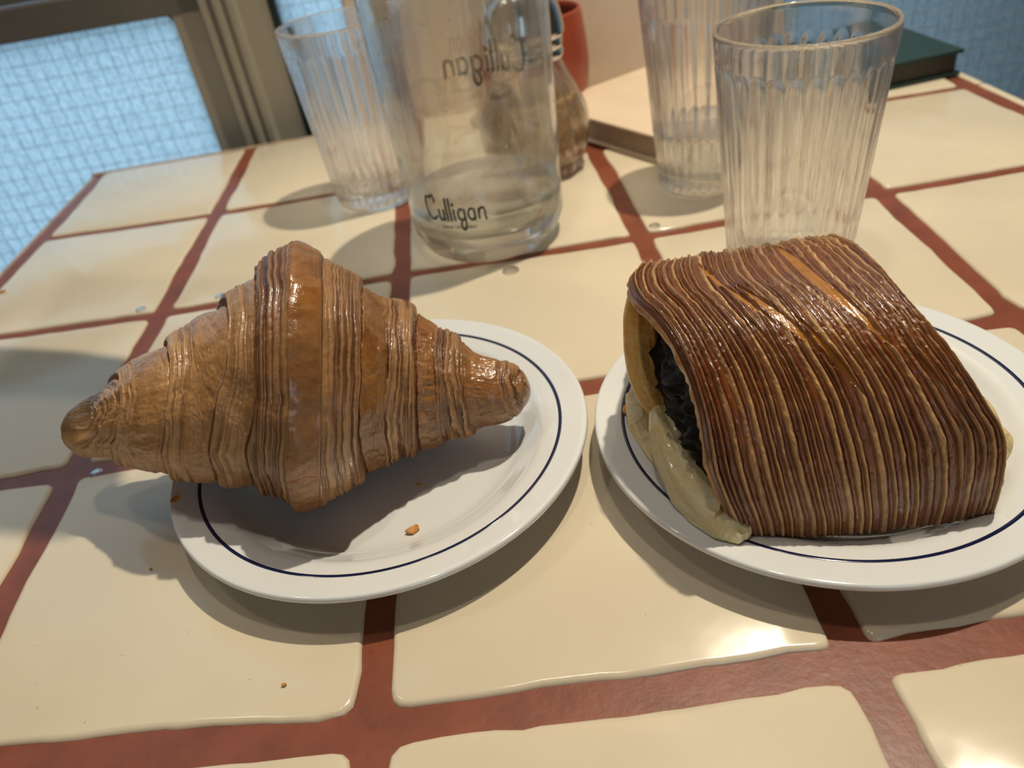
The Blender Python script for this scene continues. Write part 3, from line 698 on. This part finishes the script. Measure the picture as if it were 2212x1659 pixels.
# ------------------------------------------------------------------ sugar pourer, red cup, books
sp = thing('sugar_pourer', 'chrome domed glass sugar pourer behind the water jug', 'sugar pourer', (.705, 2.93, .001))
def facet(R, Z, T, p): 
    ww = sstep(.56, .45, Z); return R - .010 * np.abs(np.sin(7 * T)) * ww
body = fine([(.0001, .01), (.15, .008), (.205, .0), (.225, .02), (.235, .06), (.262, .13), (.272, .21), (.262, .29), (.225, .38), (.180, .47), (.158, .53), (.158, .565)], 5)
inn = fine([(.146, .565), (.146, .53), (.168, .47), (.212, .38), (.248, .29), (.256, .21), (.246, .13), (.215, .06), (.15, .035), (.0001, .035)], 5)
lathe('glass_body', np.vstack([body, inn]), M_GLASS, sp, n=168, rfun=facet)
lathe('brown_sugar', fine([(.0001, .335), (.12, .345), (.205, .37), (.222, .33), (.243, .27), (.247, .21), (.237, .13), (.205, .062), (.14, .040), (.0001, .040)], 4), M_SUGAR, sp, n=84)
lathe('screw_collar', fine([(.150, .53), (.172, .535), (.176, .56), (.170, .575), (.176, .59), (.176, .62), (.165, .63)], 4), M_CHROME, sp, n=96)
lathe('dome_lid', fine([(.180, .625), (.187, .64), (.186, .68), (.168, .76), (.128, .82), (.07, .855), (.035, .862), (.033, .93), (.026, .935), (.0001, .93)], 5), M_CHROME, sp, n=96)

rc = thing('red_cup', 'terracotta red cup standing against the wall behind the pourer', 'cup', (.82, 3.80, .001))
lathe('cup_body', np.vstack([fine([(.0001, .0), (.20, .0), (.255, .012), (.285, .12), (.305, .30), (.300, .45), (.285, .60), (.280, .625), (.268, .625), (.262, .60)], 5), fine([(.262, .60), (.275, .45), (.278, .30), (.25, .08), (.0001, .05)], 5)[1:]]), M_RED, rc, n=96)
rc.scale = (1, 1, .90)
lathe('dark_contents', [(.0001, .46), (.272, .46), (.272, .42)], M_DARK, rc, n=64)

def book(name, label, P, e1, L1, e2, L2, thick, mcov, mpage, ct=.016, inset=.02):
    e1 = np.array(e1, float); e1 /= np.linalg.norm(e1); e2 = np.array(e2, float); e2 /= np.linalg.norm(e2)
    t = thing(name, label, 'book', (P[0], P[1], 0))
    def slab(nm, i0, i1, z0, z1, mat, bev):
        bm = bmesh.new(); bmesh.ops.create_cube(bm, size=1)
        for v in bm.verts:
            a = i0 + (v.co.x + .5) * (L1 - 2 * i0 if i1 else L1 - i0 * 2); b2 = i0 + (v.co.y + .5) * (L2 - 2 * i0)
            q = e1 * a + e2 * b2; v.co = Vector((q[0] * S, q[1] * S, (z0 + (v.co.z + .5) * (z1 - z0)) * S))
        bmesh.ops.recalc_face_normals(bm, faces=bm.faces[:])
        if bev: bmesh.ops.bevel(bm, geom=bm.edges[:], offset=bev * S, segments=3, affect='EDGES', profile=.5)
        me = bpy.data.meshes.new(nm); bm.to_mesh(me); bm.free(); me.materials.append(mat)
        o = bpy.data.objects.new(nm, me); COL.objects.link(o); o.parent = t; return o
    slab('cover', 0, 0, 0.001, ct, mcov, .004); slab('cover', 0, 0, thick - ct, thick, mcov, .006); slab('page_block', inset, 0, ct, thick - ct, mpage, .002)
    return t
book('notebook', 'dark green notebook lying at the right back corner of the table', (3.035, 3.235), (-1, -.13), 1.02, (-.06, 1), .80, .135, M_BOOKG, M_PAGE_D, .02, .022)
book('book', 'cream covered book lying behind the tumblers near the wall', (1.275, 2.70), (-.50, .87), .95, (.87, .50), .80, .135, M_BOOKC, M_PAGES, .014, .02)

# ------------------------------------------------------------------ crumbs and drops
def flake(loc, size, label, rz=0, seed=0, grp='pastry crumbs'):
    rd = random.Random(seed); n = 7; O = [(math.cos(2 * math.pi * k / n) * size * rd.uniform(.7, 1.15), math.sin(2 * math.pi * k / n) * size * .62 * rd.uniform(.7, 1.15)) for k in range(n)]
    V = [(x, y, .0015 + .25 * x * x / size) for x, y in O] + [(x, y, .006 + size * .10 + .25 * x * x / size) for x, y in O]
    F = [tuple(range(n))[::-1], tuple(range(n, 2 * n))] + [(k, (k + 1) % n, n + (k + 1) % n, n + k) for k in range(n)]
    o = mesh_obj('pastry_crumb', V, F, M_FLAKE, smooth=False); o.location = Vector(loc) * S; o.rotation_euler = (0, 0, rz)
    return tag(o, label, 'crumb', grp)
flake((.090, .510, .036), .022, 'orange pastry flake lying in front of the croissant on its plate', .5, 1)
flake((.103, .675, .036), .007, 'tiny crumb in the middle of the croissant plate', 0, 2)
flake((-.545, .690, .1145), .017, 'crumb on the left rim of the croissant plate', .9, 3)
flake((.700, .765, .101), .026, 'orange crumb beside the open end of the striped pastry', 1.3, 4)
flake((-1.909, 2.524, 0), .018, 'brown crumb on the table near its left edge', .2, 5)
flake((-.202, .146, 0), .006, 'dark speck on the tile in front of the croissant plate', 0, 6)
flake((-.623, .565, 0), .005, 'dark speck on the tile left of the croissant plate', 0, 7)
def drop(x, y, r, label):
    P = [(.0001, r * .45)] + [(r * math.sin(a), r * .45 * math.cos(a)) for a in np.linspace(.25, math.pi / 2, 7)] + [(r, .0005), (.0001, .0005)]
    t = lathe('water_drop', P, M_DROP, None, n=24); t.location = Vector((x, y, .0006)) * S
    tag(t, label, 'water drop', 'drops of water on the tiles')
drop(-1.116, 2.10, .022, 'water drop at the grout joint left of the croissant')
drop(-.774, 2.10, .022, 'water drop on the grout line just behind the croissant')
drop(1.087, 2.065, .024, 'water drop in front of the tumbler holding water')
drop(.46, 1.885, .035, 'water drop at the foot of the water jug')
drop(-.93, 1.02, .02, 'water drop under the left tip of the croissant')
